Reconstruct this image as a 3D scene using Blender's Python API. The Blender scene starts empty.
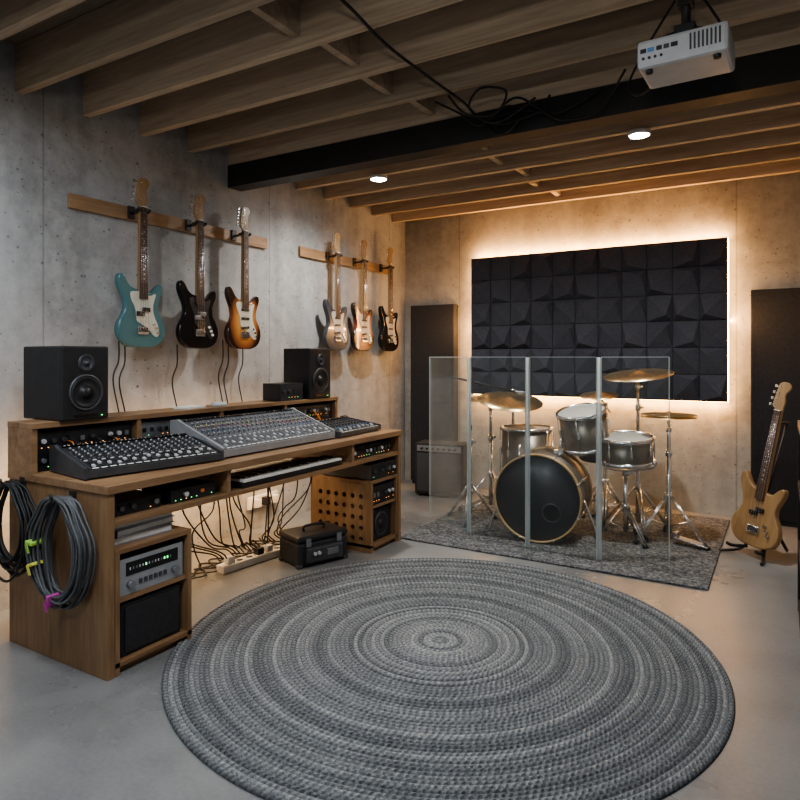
import bpy,bmesh,math,random
from mathutils import Vector,Matrix,Euler
random.seed(7)
SC=bpy.context.scene
COL=SC.collection
R=math.radians
# ------------------------------------------------------------ materials
def _new(name):
    m=bpy.data.materials.new(name); m.use_nodes=True
    nt=m.node_tree; return m,nt,nt.nodes['Principled BSDF']
def setp(b,**k):
    for a,v in k.items():
        a={'col':'Base Color','rough':'Roughness','metal':'Metallic','emc':'Emission Color','ems':'Emission Strength','coat':'Coat Weight','spec':'Specular IOR Level','sheen':'Sheen Weight'}[a]
        if a in('Base Color','Emission Color'): v=(*v,1)
        b.inputs[a].default_value=v
def N(nt,t,**k):
    n=nt.nodes.new(t)
    for a,v in k.items():
        if a.startswith('i_'):
            n.inputs[a[2:].replace('_',' ')].default_value=v
        else: setattr(n,a,v)
    return n
def math_(nt,op,a,b=None,c=None):
    n=nt.nodes.new('ShaderNodeMath'); n.operation=op
    for i,x in enumerate((a,b,c)):
        if x is None: continue
        if isinstance(x,(int,float)): n.inputs[i].default_value=x
        else: nt.links.new(x,n.inputs[i])
    return n.outputs[0]
def ramp(nt,fac,stops):
    r=nt.nodes.new('ShaderNodeValToRGB'); e=r.color_ramp.elements
    while len(e)<len(stops): e.new(.5)
    for i,(p,c) in enumerate(stops):
        e[i].position=p; e[i].color=(*c,1)
    nt.links.new(fac,r.inputs[0]); return r.outputs[0]
def mixc(nt,fac,a,b,mode='MIX'):
    n=nt.nodes.new('ShaderNodeMix'); n.data_type='RGBA'; n.blend_type=mode
    for s,x in ((0,fac),(6,a),(7,b)):
        if isinstance(x,(int,float)): n.inputs[s].default_value=x
        elif isinstance(x,tuple): n.inputs[s].default_value=(*x,1)
        else: nt.links.new(x,n.inputs[s])
    return n.outputs[2]
def coords(nt,scale=(1,1,1),kind='Object'):
    t=nt.nodes.new('ShaderNodeTexCoord'); mp=nt.nodes.new('ShaderNodeMapping')
    nt.links.new(t.outputs[kind],mp.inputs[0]); mp.inputs['Scale'].default_value=scale
    return mp.outputs[0]
def bump(nt,b,h,strength=.3,dist=.01):
    n=nt.nodes.new('ShaderNodeBump'); n.inputs['Strength'].default_value=strength; n.inputs['Distance'].default_value=dist
    nt.links.new(h,n.inputs['Height']); nt.links.new(n.outputs[0],b.inputs['Normal'])
def plain(name,col,rough=.5,metal=0,var=.12,sc=12,bmp=0,**k):
    m,nt,b=_new(name); setp(b,rough=rough,metal=metal,**k)
    v=coords(nt); n=N(nt,'ShaderNodeTexNoise',i_Scale=sc,i_Detail=4.0); nt.links.new(v,n.inputs[0])
    c=ramp(nt,n.outputs[0],[(.3,tuple(x*(1-var) for x in col)),(.7,tuple(min(1,x*(1+var)) for x in col))])
    nt.links.new(c,b.inputs['Base Color'])
    if bmp: 
        n2=N(nt,'ShaderNodeTexNoise',i_Scale=sc*20.,i_Detail=2.0); nt.links.new(v,n2.inputs[0]); bump(nt,b,n2.outputs[0],bmp,.002)
    return m
def wood(name,c1,c2,sc,rough=.45,var=0.):
    m,nt,b=_new(name); setp(b,rough=rough)
    v=coords(nt,sc)
    n=N(nt,'ShaderNodeTexNoise',i_Scale=1.0,i_Detail=6.0,i_Distortion=1.2,i_Roughness=.6); nt.links.new(v,n.inputs[0])
    n2=N(nt,'ShaderNodeTexNoise',i_Scale=5.0,i_Detail=4.0); nt.links.new(v,n2.inputs[0])
    f=math_(nt,'ADD',math_(nt,'MULTIPLY',n.outputs[0],.65),math_(nt,'MULTIPLY',n2.outputs[0],.35))
    c=ramp(nt,f,[(.35,c1),(.5,tuple((a+b_)/2 for a,b_ in zip(c1,c2))),(.65,c2)])
    if var:
        oi=nt.nodes.new('ShaderNodeObjectInfo')
        g=ramp(nt,oi.outputs['Random'],[(0,(1-var,)*3),(1,(1+var*.5,)*3)])
        c=mixc(nt,1.,c,g,'MULTIPLY')
    nt.links.new(c,b.inputs['Base Color']); bump(nt,b,f,.25,.003)
    return m
def emis(name,col,s):
    m,nt,b=_new(name); setp(b,col=col,emc=col,ems=s); return m
def concrete(name,base,seam_axis=1,off=0.,per=1.75):
    m,nt,b=_new(name); setp(b,rough=.82,spec=.25)
    v=coords(nt)
    n1=N(nt,'ShaderNodeTexNoise',i_Scale=1.3,i_Detail=9.0,i_Roughness=.66); nt.links.new(v,n1.inputs[0])
    n2=N(nt,'ShaderNodeTexNoise',i_Scale=10.0,i_Detail=9.0,i_Roughness=.75); nt.links.new(v,n2.inputs[0])
    f=math_(nt,'ADD',math_(nt,'MULTIPLY',n1.outputs[0],.6),math_(nt,'MULTIPLY',n2.outputs[0],.4))
    c=ramp(nt,f,[(.36,tuple(x*.66 for x in base)),(.49,base),(.62,tuple(x*1.25 for x in base))])
    vs_=coords(nt,(3.5,3.5,.35)); n4=N(nt,'ShaderNodeTexNoise',i_Scale=1.6,i_Detail=6.0); nt.links.new(vs_,n4.inputs[0])
    c=mixc(nt,1.,c,ramp(nt,n4.outputs[0],[(.35,(.86,.86,.86)),(.6,(1.04,1.04,1.04))]),'MULTIPLY')
    vo=N(nt,'ShaderNodeTexVoronoi',i_Scale=22.0); nt.links.new(v,vo.inputs[0])
    n3=N(nt,'ShaderNodeTexNoise',i_Scale=4.0); nt.links.new(v,n3.inputs[0])
    th=math_(nt,'MULTIPLY',n3.outputs[0],.30)
    pit=math_(nt,'LESS_THAN',math_(nt,'ADD',vo.outputs[0],.03),th)
    sx=nt.nodes.new('ShaderNodeSeparateXYZ'); nt.links.new(v,sx.inputs[0])
    hx=math_(nt,'DIVIDE',math_(nt,'SUBTRACT',sx.outputs[seam_axis],off),per)
    fr=math_(nt,'FRACT',hx)
    seam=math_(nt,'LESS_THAN',fr,.005)
    ty=math_(nt,'MULTIPLY',math_(nt,'SUBTRACT',math_(nt,'FRACT',math_(nt,'ADD',math_(nt,'MULTIPLY',hx,3.),.5)),.5),per/3.)
    tz=math_(nt,'MULTIPLY',math_(nt,'SUBTRACT',math_(nt,'FRACT',math_(nt,'ADD',math_(nt,'DIVIDE',math_(nt,'SUBTRACT',sx.outputs[2],.42),.68),.5)),.5),.68)
    td=math_(nt,'SQRT',math_(nt,'ADD',math_(nt,'MULTIPLY',ty,ty),math_(nt,'MULTIPLY',tz,tz)))
    tie=math_(nt,'LESS_THAN',td,.009)
    dark=math_(nt,'MAXIMUM',math_(nt,'MAXIMUM',math_(nt,'MULTIPLY',pit,.5),math_(nt,'MULTIPLY',seam,.35)),math_(nt,'MULTIPLY',tie,.6))
    c=mixc(nt,dark,c,tuple(x*.22 for x in base))
    nt.links.new(c,b.inputs['Base Color'])
    h=math_(nt,'SUBTRACT',f,math_(nt,'MULTIPLY',math_(nt,'MAXIMUM',math_(nt,'MAXIMUM',pit,seam),tie),.8))
    bump(nt,b,h,.6,.014)
    return m
M_wl=concrete('concrete_left',(.35,.355,.355),1,1.95)
M_wb=concrete('concrete_back',(.36,.345,.315),0,.62,2.44)
def floor_mat():
    m,nt,b=_new('floor_concrete'); setp(b,coat=.12)
    b.inputs['Coat Roughness'].default_value=.22
    v=coords(nt)
    n1=N(nt,'ShaderNodeTexNoise',i_Scale=.9,i_Detail=9.0,i_Roughness=.6); nt.links.new(v,n1.inputs[0])
    n2=N(nt,'ShaderNodeTexNoise',i_Scale=60.0,i_Detail=3.0); nt.links.new(v,n2.inputs[0])
    f=math_(nt,'ADD',math_(nt,'MULTIPLY',n1.outputs[0],.85),math_(nt,'MULTIPLY',n2.outputs[0],.15))
    c=ramp(nt,f,[(.35,(.145,.148,.15)),(.52,(.225,.226,.225)),(.7,(.30,.298,.29))])
    nt.links.new(c,b.inputs['Base Color'])
    rr=ramp(nt,n1.outputs[0],[(.3,(.22,)*3),(.7,(.42,)*3)]); nt.links.new(rr,b.inputs['Roughness'])
    bump(nt,b,f,.08,.004); return m
M_fl=floor_mat()
RW=.0195
def round_rug_mat():
    m,nt,b=_new('braided_wool'); setp(b,rough=.95,spec=.1,sheen=.15)
    t=coords(nt); s=nt.nodes.new('ShaderNodeSeparateXYZ'); nt.links.new(t,s.inputs[0])
    r=math_(nt,'SQRT',math_(nt,'ADD',math_(nt,'MULTIPLY',s.outputs[0],s.outputs[0]),math_(nt,'MULTIPLY',s.outputs[1],s.outputs[1])))
    ang=math_(nt,'ARCTAN2',s.outputs[1],s.outputs[0])
    q=math_(nt,'DIVIDE',r,RW)
    ring=math_(nt,'FLOOR',q); fr=math_(nt,'FRACT',q)
    wn=N(nt,'ShaderNodeTexWhiteNoise',noise_dimensions='1D'); nt.links.new(ring,wn.inputs['W'])
    arc=math_(nt,'ADD',math_(nt,'MULTIPLY',ang,math_(nt,'ROUND',math_(nt,'MULTIPLY',math_(nt,'ADD',ring,.5),5.2))),math_(nt,'MULTIPLY',wn.outputs[0],6.28))
    vv=math_(nt,'ABSOLUTE',math_(nt,'SUBTRACT',fr,.5))
    strand=math_(nt,'SINE',math_(nt,'ADD',arc,math_(nt,'MULTIPLY',vv,5.)))
    w2=N(nt,'ShaderNodeTexNoise',i_Scale=95.0,i_Detail=3.0,i_Roughness=.75); nt.links.new(t,w2.inputs['Vector'])
    w3=N(nt,'ShaderNodeTexNoise',i_Scale=4.0,i_Detail=4.0); nt.links.new(t,w3.inputs['Vector'])
    lowf=N(nt,'ShaderNodeTexNoise',noise_dimensions='1D',i_Scale=.2,i_Detail=3.0); nt.links.new(q,lowf.inputs['W'])
    groove_shade=math_(nt,'POWER',math_(nt,'MULTIPLY',vv,2.),4.)
    f=math_(nt,'ADD',math_(nt,'MULTIPLY',wn.outputs[0],.15),math_(nt,'MULTIPLY',w2.outputs[0],.56))
    f=math_(nt,'ADD',f,math_(nt,'MULTIPLY',lowf.outputs[0],.16))
    f=math_(nt,'ADD',f,math_(nt,'MULTIPLY',w3.outputs[0],.11))
    f=math_(nt,'ADD',f,math_(nt,'MULTIPLY',strand,.035))  # crevice shade between strands painted into the wool colour
    f=math_(nt,'SUBTRACT',f,math_(nt,'MULTIPLY',groove_shade,.10))  # occlusion-like shade between rings painted into the colour
    f=math_(nt,'SUBTRACT',f,math_(nt,'MULTIPLY',r,.07))
    c=ramp(nt,f,[(.26,(.05,.054,.06)),(.39,(.135,.143,.15)),(.50,(.25,.258,.26)),(.64,(.50,.495,.475))])
    nt.links.new(c,b.inputs['Base Color'])
    h=math_(nt,'ADD',strand,math_(nt,'MULTIPLY',w2.outputs[0],1.6))
    bump(nt,b,h,.7,.004); return m
def flat_rug_mat():
    m,nt,b=_new('woven_grey'); setp(b,rough=.95,spec=.1)
    t=coords(nt,(1,1,1))
    w=N(nt,'ShaderNodeTexVoronoi',i_Scale=80.0); nt.links.new(t,w.inputs[0])
    n=N(nt,'ShaderNodeTexNoise',i_Scale=22.0,i_Detail=5.0); nt.links.new(t,n.inputs[0])
    sp=nt.nodes.new('ShaderNodeSeparateColor'); nt.links.new(w.outputs['Color'],sp.inputs[0])
    f=math_(nt,'ADD',math_(nt,'MULTIPLY',sp.outputs[0],.5),math_(nt,'MULTIPLY',n.outputs[0],.5))
    c=ramp(nt,f,[(.2,(.05,.052,.058)),(.5,(.115,.12,.125)),(.8,(.25,.25,.245))])
    nt.links.new(c,b.inputs['Base Color']); bump(nt,b,w.outputs[0],.7,.006); return m
def burst(name,c0,c1,c2,rz=.2):
    m,nt,b=_new(name); setp(b,rough=.22,coat=.6)
    t=coords(nt); s=nt.nodes.new('ShaderNodeSeparateXYZ'); nt.links.new(t,s.inputs[0])
    x=math_(nt,'MULTIPLY',s.outputs[0],1.25); z=math_(nt,'MULTIPLY',math_(nt,'SUBTRACT',s.outputs[2],rz),.85)
    d=math_(nt,'SQRT',math_(nt,'ADD',math_(nt,'MULTIPLY',x,x),math_(nt,'MULTIPLY',z,z)))
    c=ramp(nt,d,[(.08,c0),(.14,c1),(.185,c2)]); nt.links.new(c,b.inputs['Base Color']); return m
def acrylic(name,tint,fac):
    m,nt,b=_new(name); out=nt.nodes['Material Output']
    tr=N(nt,'ShaderNodeBsdfTransparent'); tr.inputs[0].default_value=(*tint,1)
    gl=N(nt,'ShaderNodeBsdfGlossy'); gl.inputs['Roughness'].default_value=.03; gl.inputs[0].default_value=(.9,.95,1,1)
    df=N(nt,'ShaderNodeBsdfDiffuse'); df.inputs[0].default_value=(.8,.85,.85,1)
    lw=N(nt,'ShaderNodeLayerWeight'); lw.inputs[0].default_value=.15
    m1=N(nt,'ShaderNodeMixShader'); nt.links.new(math_(nt,'MULTIPLY',lw.outputs[0],.5),m1.inputs[0]); nt.links.new(tr.outputs[0],m1.inputs[1]); nt.links.new(gl.outputs[0],m1.inputs[2])
    m2=N(nt,'ShaderNodeMixShader'); m2.inputs[0].default_value=fac; nt.links.new(m1.outputs[0],m2.inputs[1]); nt.links.new(df.outputs[0],m2.inputs[2])
    nt.links.new(m2.outputs[0],out.inputs[0]); return m
W_desk=wood('oak_desk',(.18,.10,.05),(.33,.20,.108),(9,1.2,9))
W_deskv=wood('oak_desk_upright',(.17,.096,.048),(.31,.19,.10),(9,9,1.2))
W_joist=wood('joist_pine',(.37,.29,.21),(.60,.485,.36),(.9,14,14),.7,.3)
W_deck=wood('ceiling_deck',(.15,.115,.085),(.25,.20,.15),(1.5,10,10),.8)
W_rail=wood('rail_oak',(.22,.13,.07),(.38,.245,.14),(12,1.5,12))
W_maple=wood('maple_neck',(.25,.155,.075),(.38,.25,.13),(20,20,2),.35)
W_rose=wood('rosewood',(.05,.028,.02),(.10,.055,.035),(20,20,3),.5)
W_nat=wood('natural_ash_body',(.23,.135,.062),(.37,.235,.115),(18,18,2),.3)
black=plain('black_plastic',(.018,.018,.02),.45,0,.2,20,.05)
blackm=plain('black_matte_vinyl',(.022,.022,.025),.75,0,.25,40,.2)
blackg=plain('black_gloss',(.008,.008,.009),.15,0,.1,8)
dgrey=plain('dark_grey_metal',(.07,.073,.08),.45,.3,.15,20)
mgrey=plain('mid_grey_metal',(.24,.25,.27),.4,.5,.1,20)
cons=plain('console_grey_blue',(.06,.068,.082),.45,.1,.12,20)
consl=plain('console_light_grey',(.30,.31,.325),.4,.2,.08,20)
lgrey=plain('light_grey_plastic',(.50,.51,.52),.4,0,.06,20)
white=plain('white_plastic',(.74,.73,.70),.4,0,.05,20)
cream=plain('cream_pickguard',(.60,.60,.51),.3,0,.04,10)
guardg=plain('pale_grey_pickguard',(.34,.35,.35),.3,0,.04,10)
chrome=plain('chrome',(.76,.77,.79),.22,1,.08,10)
brass=plain('cymbal_brass',(.88,.68,.40),.33,1,.15,30)
teal=plain('teal_lacquer',(.065,.17,.19),.25,0,.1,6,coat=.5)
fabric=plain('charcoal_fabric',(.042,.046,.062),.8,0,.2,60,.4)
fabric2=plain('black_fabric_panel',(.024,.025,.029),.95,0,.2,40,.4)
grille=plain('grille_cloth',(.06,.06,.06),.9,0,.3,150,.5)
shellm=plain('drum_shell_satin',(.22,.19,.16),.36,.6,.25,9)
woodhoop=plain('amber_wood_hoop',(.48,.33,.17),.35,0,.15,8)
headb=plain('black_drum_head',(.030,.033,.038),.36,0,.15,5)
headw=plain('coated_drum_head',(.46,.45,.42),.6,0,.05,9)
rubber=plain('cable_rubber',(.014,.014,.015),.55,0,.15,20)
rubber2=plain('grey_cable_rubber',(.085,.09,.095),.5,0,.2,20)
green=plain('green_tape',(.35,.62,.10),.5,0,.05)
yellow=plain('yellow_tape',(.70,.66,.12),.5,0,.05)
pink=plain('magenta_tape',(.45,.06,.30),.5,0,.05)
orange=plain('orange_plastic',(.75,.25,.05),.4,0,.05)
red=plain('red_plastic',(.5,.05,.04),.4,0,.05)
blue=plain('blue_plastic',(.10,.25,.5),.4,0,.05)
paper=plain('paper_white',(.62,.62,.6),.8,0,.08,40)
steel=plain('painted_black_steel',(.034,.033,.033),.5,.2,.15,6)
led_g=emis('led_green',(.2,1,.3),2.); led_o=emis('led_orange',(1,.4,.1),2.5)
led_w=emis('led_warm_strip',(1,.52,.18),40)
led_d=emis('led_desk_strip',(1,.58,.25),12)
led_p=emis('downlight_lens',(.85,.93,1),160)
led_c=emis('fill_panel_glow',(1,.98,.95),3)  # glow of the added fill panels
lens=plain('projector_lens_glass',(.02,.02,.03),.08,0,.05)
M_rr=round_rug_mat(); M_fr=flat_rug_mat()
burst1=burst('amber_sunburst',(.58,.30,.09),(.34,.12,.04),(.03,.012,.008))
burst2=burst('brown_sunburst',(.52,.20,.06),(.22,.06,.03),(.02,.01,.008))
acr=acrylic('clear_acrylic',(.965,.98,.975),.022)
acr2=acrylic('frosted_hinge_acrylic',(.85,.88,.88),.36)
# ------------------------------------------------------------ builder
def cat(pts,n=6,closed=False):
    P=[Vector(p) for p in pts]; L=len(P); out=[]
    rng=range(L if closed else L-1)
    for i in rng:
        if closed: a,b,c,d=P[(i-1)%L],P[i],P[(i+1)%L],P[(i+2)%L]
        else: a,b,c,d=P[max(i-1,0)],P[i],P[i+1],P[min(i+2,L-1)]
        for k in range(n):
            t=k/n
            out.append(.5*((2*b)+(c-a)*t+(2*a-5*b+4*c-d)*t*t+(3*b-a-3*c+d)*t**3))
    if not closed: out.append(P[-1].copy())
    return out
class B:
    def __init__(s): s.v=[];s.f=[];s.mi=[];s.sm=[];s.m=[]
    def add(s,vs,fs,mat,smooth=False,M=None):
        if mat not in s.m: s.m.append(mat)
        i=s.m.index(mat); o=len(s.v)
        for v in vs:
            v=Vector(v); s.v.append(tuple(M@v) if M else tuple(v))
        for k,f in enumerate(fs):
            s.f.append([o+a for a in f]); s.mi.append(i)
            s.sm.append(smooth if isinstance(smooth,bool) else smooth[k])
        return s
    def frombm(s,bm,mat,smooth=False,M=None,capflat=False):
        bm.verts.ensure_lookup_table(); bm.verts.index_update()
        vs=[v.co.copy() for v in bm.verts]; fs=[[v.index for v in f.verts] for f in bm.faces]
        sm=[smooth and not(capflat and len(f)>4) for f in fs]
        bm.free(); return s.add(vs,fs,mat,sm,M)
    def box(s,c,size,mat,rot=None,bev=0,M=None):
        bm=bmesh.new(); bmesh.ops.create_cube(bm,size=1,matrix=Matrix.Diagonal((*size,1)))
        if bev: bmesh.ops.bevel(bm,geom=bm.edges[:],offset=bev,segments=2,affect='EDGES',profile=.5)
        T=Matrix.Translation(c)
        if rot: T=T@Euler(rot).to_matrix().to_4x4()
        return s.frombm(bm,mat,False,(M@T) if M else T)
    def bx(s,x0,x1,y0,y1,z0,z1,mat,bev=0):
        return s.box(((x0+x1)/2,(y0+y1)/2,(z0+z1)/2),(x1-x0,y1-y0,z1-z0),mat,bev=bev)
    def cyl(s,p0,p1,r0,mat,r1=None,seg=16,M=None):
        p0=Vector(p0);p1=Vector(p1);d=p1-p0
        bm=bmesh.new(); bmesh.ops.create_cone(bm,cap_ends=True,segments=seg,radius1=r0,radius2=r0 if r1 is None else r1,depth=d.length)
        T=Matrix.Translation((p0+p1)/2)@d.to_track_quat('Z','Y').to_matrix().to_4x4()
        return s.frombm(bm,mat,True,(M@T) if M else T,True)
    def sph(s,c,r,mat,M=None,sc=(1,1,1)):
        bm=bmesh.new(); bmesh.ops.create_uvsphere(bm,u_segments=12,v_segments=8,radius=r)
        T=Matrix.Translation(c)@Matrix.Diagonal((*sc,1))
        return s.frombm(bm,mat,True,(M@T) if M else T)
    def lathe(s,prof,mat,M=None,seg=32,smooth=True):
        vs=[];rows=[];fs=[]
        for r,z in prof:
            if r<1e-6: rows.append([len(vs)]*seg); vs.append((0,0,z))
            else:
                rows.append(list(range(len(vs),len(vs)+seg)))
                for k in range(seg):
                    a=2*math.pi*k/seg; vs.append((r*math.cos(a),r*math.sin(a),z))
        for a,b in zip(rows[:-1],rows[1:]):
            for k in range(seg):
                k2=(k+1)%seg; q=[a[k],a[k2],b[k2],b[k]]
                u=[]
                for x in q:
                    if x not in u: u.append(x)
                if len(u)>2: fs.append(u)
        return s.add(vs,fs,mat,smooth,M)
    def prism(s,pts,y0,y1,mat,rnd=0,M=None,n=5,raw=False):
        P=[Vector((p[0],p[1])) for p in (pts if raw else cat([(a,b,0) for a,b in pts],n,True))]
        L=len(P)
        area=sum(P[i].x*P[(i+1)%L].y-P[(i+1)%L].x*P[i].y for i in range(L))
        if area<0: P.reverse()
        def off(d):
            o=[]
            for i in range(L):
                t=(P[(i+1)%L]-P[i-1]); 
                if t.length<1e-9: t=Vector((1,0))
                t.normalize(); o.append(P[i]+Vector((-t.y,t.x))*d)
            return o
        lay=[(rnd,y0),(rnd*.3,y0+rnd*.3),(0,y0+rnd),(0,y1-rnd),(rnd,y1)] if rnd else [(0,y0),(0,y1)]
        vs=[]
        for d,y in lay: vs+=[(p.x,y,p.y) for p in off(d)]
        fs=[list(range(L))];sm=[False]
        for k in range(len(lay)-1):
            for i in range(L):
                j=(i+1)%L; fs.append([k*L+i,(k+1)*L+i,(k+1)*L+j,k*L+j]); sm.append(True)
        fs.append([(len(lay)-1)*L+i for i in range(L-1,-1,-1)]);sm.append(False)
        return s.add(vs,fs,mat,sm,M)
    def tube(s,pts,r,mat,seg=8,n=6,closed=False,M=None,raw=False):
        P=[Vector(p) for p in pts] if raw else cat(pts,n,closed); L=len(P)
        vs=[];fs=[]; up=None
        for i in range(L):
            t=(P[(i+1)%L]-P[i-1]) if closed else (P[min(i+1,L-1)]-P[max(i-1,0)])
            if t.length<1e-9: t=Vector((0,0,1))
            t.normalize()
            if up is None:
                up=Vector((0,0,1)) if abs(t.z)<.9 else Vector((1,0,0))
            up=(up-t*up.dot(t)); 
            if up.length<1e-6: up=t.orthogonal()
            up.normalize(); sd=t.cross(up)
            for k in range(seg):
                a=2*math.pi*k/seg; vs.append(P[i]+(up*math.cos(a)+sd*math.sin(a))*r)
        for i in range(L if closed else L-1):
            j=(i+1)%L
            for k in range(seg):
                k2=(k+1)%seg; fs.append([i*seg+k,i*seg+k2,j*seg+k2,j*seg+k])
        sm=[True]*len(fs)
        if not closed: fs+= [list(range(seg-1,-1,-1)),[(L-1)*seg+k for k in range(seg)]]; sm+=[False,False]
        return s.add(vs,fs,mat,sm,M)
    def done(s,name,parent=None,loc=None,rot=None,label=None,cat_=None,group=None,kind=None):
        me=bpy.data.meshes.new(name); me.from_pydata(s.v,[],s.f); 
        for m in s.m: me.materials.append(m)
        me.polygons.foreach_set('material_index',s.mi); me.polygons.foreach_set('use_smooth',s.sm)
        bm=bmesh.new(); bm.from_mesh(me); bmesh.ops.recalc_face_normals(bm,faces=bm.faces[:]); bm.to_mesh(me); bm.free()
        me.update()
        ob=bpy.data.objects.new(name,me); COL.objects.link(ob); props(ob,parent,loc,rot,label,cat_,group,kind); return ob
def props(ob,parent=None,loc=None,rot=None,label=None,cat_=None,group=None,kind=None):
    if parent: ob.parent=parent
    if loc: ob.location=loc
    if rot: ob.rotation_euler=rot
    if label: ob['label']=label
    if cat_: ob['category']=cat_
    if group: ob['group']=group
    if kind: ob['kind']=kind
def thing(name,label,c,loc=(0,0,0),rot=(0,0,0),group=None):
    e=bpy.data.objects.new(name,None); e.empty_display_size=.1; COL.objects.link(e); props(e,None,loc,rot,label,c,group); return e
def rep(src,loc=None,parent=None):
    o=src.copy(); COL.objects.link(o)
    if parent: o.parent=parent
    if loc: o.location=loc
    return o
# ------------------------------------------------------------ room
W,D,H=3.85,5.765,2.88; Y0=-1.4
B().bx(-.15,0,Y0,D+.15,0,H,M_wl).done('wall_left',kind='structure')
B().bx(0,W,D,D+.15,0,H,M_wb).done('wall_back',kind='structure')
B().bx(W,W+.15,Y0,D+.15,0,H,M_wl).done('wall_right',kind='structure')
B().bx(-.15,W+.15,Y0-.15,Y0,0,H,M_wl).done('wall_front',kind='structure')
B().bx(-.15,W+.15,Y0-.15,D+.15,-.12,0,M_fl).done('floor',kind='structure')
B().bx(-.15,W+.15,Y0-.15,D+.15,H,H+.05,W_deck).done('ceiling',kind='structure')
ys=[1.83+.369*k for k in range(-8,11)]
j0=B().box((W/2,0,0),(W,.045,.235),W_joist).done('ceiling_joist',loc=(0,ys[0],2.7575),label='rough pine ceiling joist running across the room',cat_='ceiling beam',group='exposed ceiling joists')
for y in ys[1:]: rep(j0,(0,y,2.7575))
jb=B().box((0,0,0),(.04,.322,.19),W_joist).done('joist_block',loc=(1.60,ys[4]+.1845,2.775),label='short pine blocking piece between two joists',cat_='wood block',group='blocking between the joists')
for i in range(5,18):
    rep(jb,(1.55+.05*(i%2)+.02*(i-8)*.6,ys[i]+.1845,2.775))
B().bx(0,W,3.275,3.40,2.482,2.638,steel).done('ceiling_beam',label='dark steel support beam under the ceiling joists',cat_='ceiling beam')
for i,(x,y) in enumerate(((.777,4.044),(2.64,4.044))):
    e=thing('downlight','round white puck downlight fixed under a joist, lit','ceiling light',(x,y,2.64),group='lit downlights')
    B().lathe([(0,0),(.064,0),(.067,-.012),(.062,-.028),(.058,-.030),(.056,-.026)],white,seg=32).done('housing',e)
    B().lathe([(0,-.036),(.035,-.034),(.056,-.027)],led_p,seg=32).done('lens',e)
    l=bpy.data.lights.new('downlight_lamp','SPOT'); l.energy=125; l.spot_size=R(160); l.spot_blend=.8; l.shadow_soft_size=.04; l.color=(1,.95,.87)
    o=bpy.data.objects.new('lamp',l); COL.objects.link(o); o.parent=e; o.location=(0,0,-.045)
for x,y,en in ((.9,1.0,21),(2.3,.9,33),(2.2,-.6,20)):  # unseen fill lights added for the foreground, shaped as ceiling panels
    e=thing('fill_panel_lamp','added fill lamp as a square panel below the joists, lit','ceiling light',(x,y,2.62),group='added fill lamps')
    B().box((0,0,0),(.5,.5,.03),white,bev=.004).done('frame',e)
    B().box((0,0,-.016),(.46,.46,.003),led_c).done('diffuser',e)
    l=bpy.data.lights.new('fill_panel_light','AREA'); l.energy=en; l.size=.46; l.color=(.87,.935,1)
    o=bpy.data.objects.new('lamp',l); COL.objects.link(o); o.parent=e; o.location=(0,0,-.03)
e=thing('fill_uplight','added black fill lamp throwing light up at the joists','floor lamp',(3.35,-.75,0))  # unseen lamp added to brighten the joists
B().lathe([(0,0),(.14,0),(.14,.02),(.02,.03),(0,.03)],steel).done('base',e)
B().cyl((0,0,.03),(0,0,1.7),.012,steel).done('pole',e)
B().lathe([(.02,1.7),(.06,1.71),(.15,1.80),(.148,1.80),(.05,1.72),(0,1.715)],steel).done('lamp_shade',e)
l=bpy.data.lights.new('joist_fill','AREA'); l.shape='DISK'; l.energy=22; l.size=.24; l.color=(1,.93,.84)
o=bpy.data.objects.new('lamp',l); COL.objects.link(o); o.parent=e; o.location=(0,0,1.79); o.rotation_euler=(R(180-28),0,0)
# ------------------------------------------------------------ rugs
prof=[(0,.010)]
n=60
for k in range(n):
    for t in (0,.2,.5,.8):
        r=(k+t)*RW
        if r>0: prof.append((r,.006+.009*math.sin(math.pi*t)**.6 if t>0 else .005))
RR=n*RW
prof+=[(RR,.006),(RR+.003,.003),(RR,0.001),(0,.001)]
B().lathe(prof,M_rr,seg=200).done('round_rug',loc=(2.06,2.56,0),label='large round braided rug in mottled grey wool',cat_='rug')
B().box((0,0,.006),(1.97,1.73,.011),M_fr,bev=.004).done('drum_rug',loc=(2.045,4.735,.0005),label='rectangular grey woven rug under the drum kit',cat_='rug')
# ------------------------------------------------------------ acoustic wall panel + LEDs
e=thing('acoustic_wall_panel','wide charcoal faceted acoustic foam panel with warm backlight','acoustic panel',(.82,5.62,.925))
PW,PH=2.19,1.295
B().bx(0,PW,0,.05,0,PH,fabric2).done('backing',e)
b=B(); nc,nr=11,6; cw,ch=PW/nc,PH/nr
rg=random.Random(5)
for i in range(nc):
    for j in range(nr):
        x0,z0=i*cw,j*ch
        k=rg.choice([0,1,2,3]); ax,az=[(.22,.22),(.78,.22),(.78,.78),(.22,.78)][k]
        d=rg.uniform(.04,.065); bb_=.006
        g=.0025
        vs=[(x0+g,-bb_,z0+g),(x0+cw-g,-bb_,z0+g),(x0+cw-g,-bb_,z0+ch-g),(x0+g,-bb_,z0+ch-g),(x0+ax*cw,-d,z0+az*ch),
            (x0+g,.0,z0+g),(x0+cw-g,.0,z0+g),(x0+cw-g,.0,z0+ch-g),(x0+g,.0,z0+ch-g)]
        b.add(vs,[(0,1,4),(1,2,4),(2,3,4),(3,0,4),(5,6,1,0),(6,7,2,1),(7,8,3,2),(8,5,0,3)],fabric)
b.done('foam_tiles',e)
b=B(); t=.014
b.bx(-.004,PW+.004,.065,.085,PH-t,PH+.006,led_w); b.bx(-.004,PW+.004,.065,.085,-.006,t,led_w)
b.bx(-.006,t,.065,.085,t,PH-t,led_w); b.bx(PW-t,PW+.006,.065,.085,t,PH-t,led_w)
b.done('light_strip',e,label='warm glowing light strip')
B().bx(.1,PW-.1,.05,.144,.1,PH-.1,black).done('mounting_frame',e)
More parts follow.
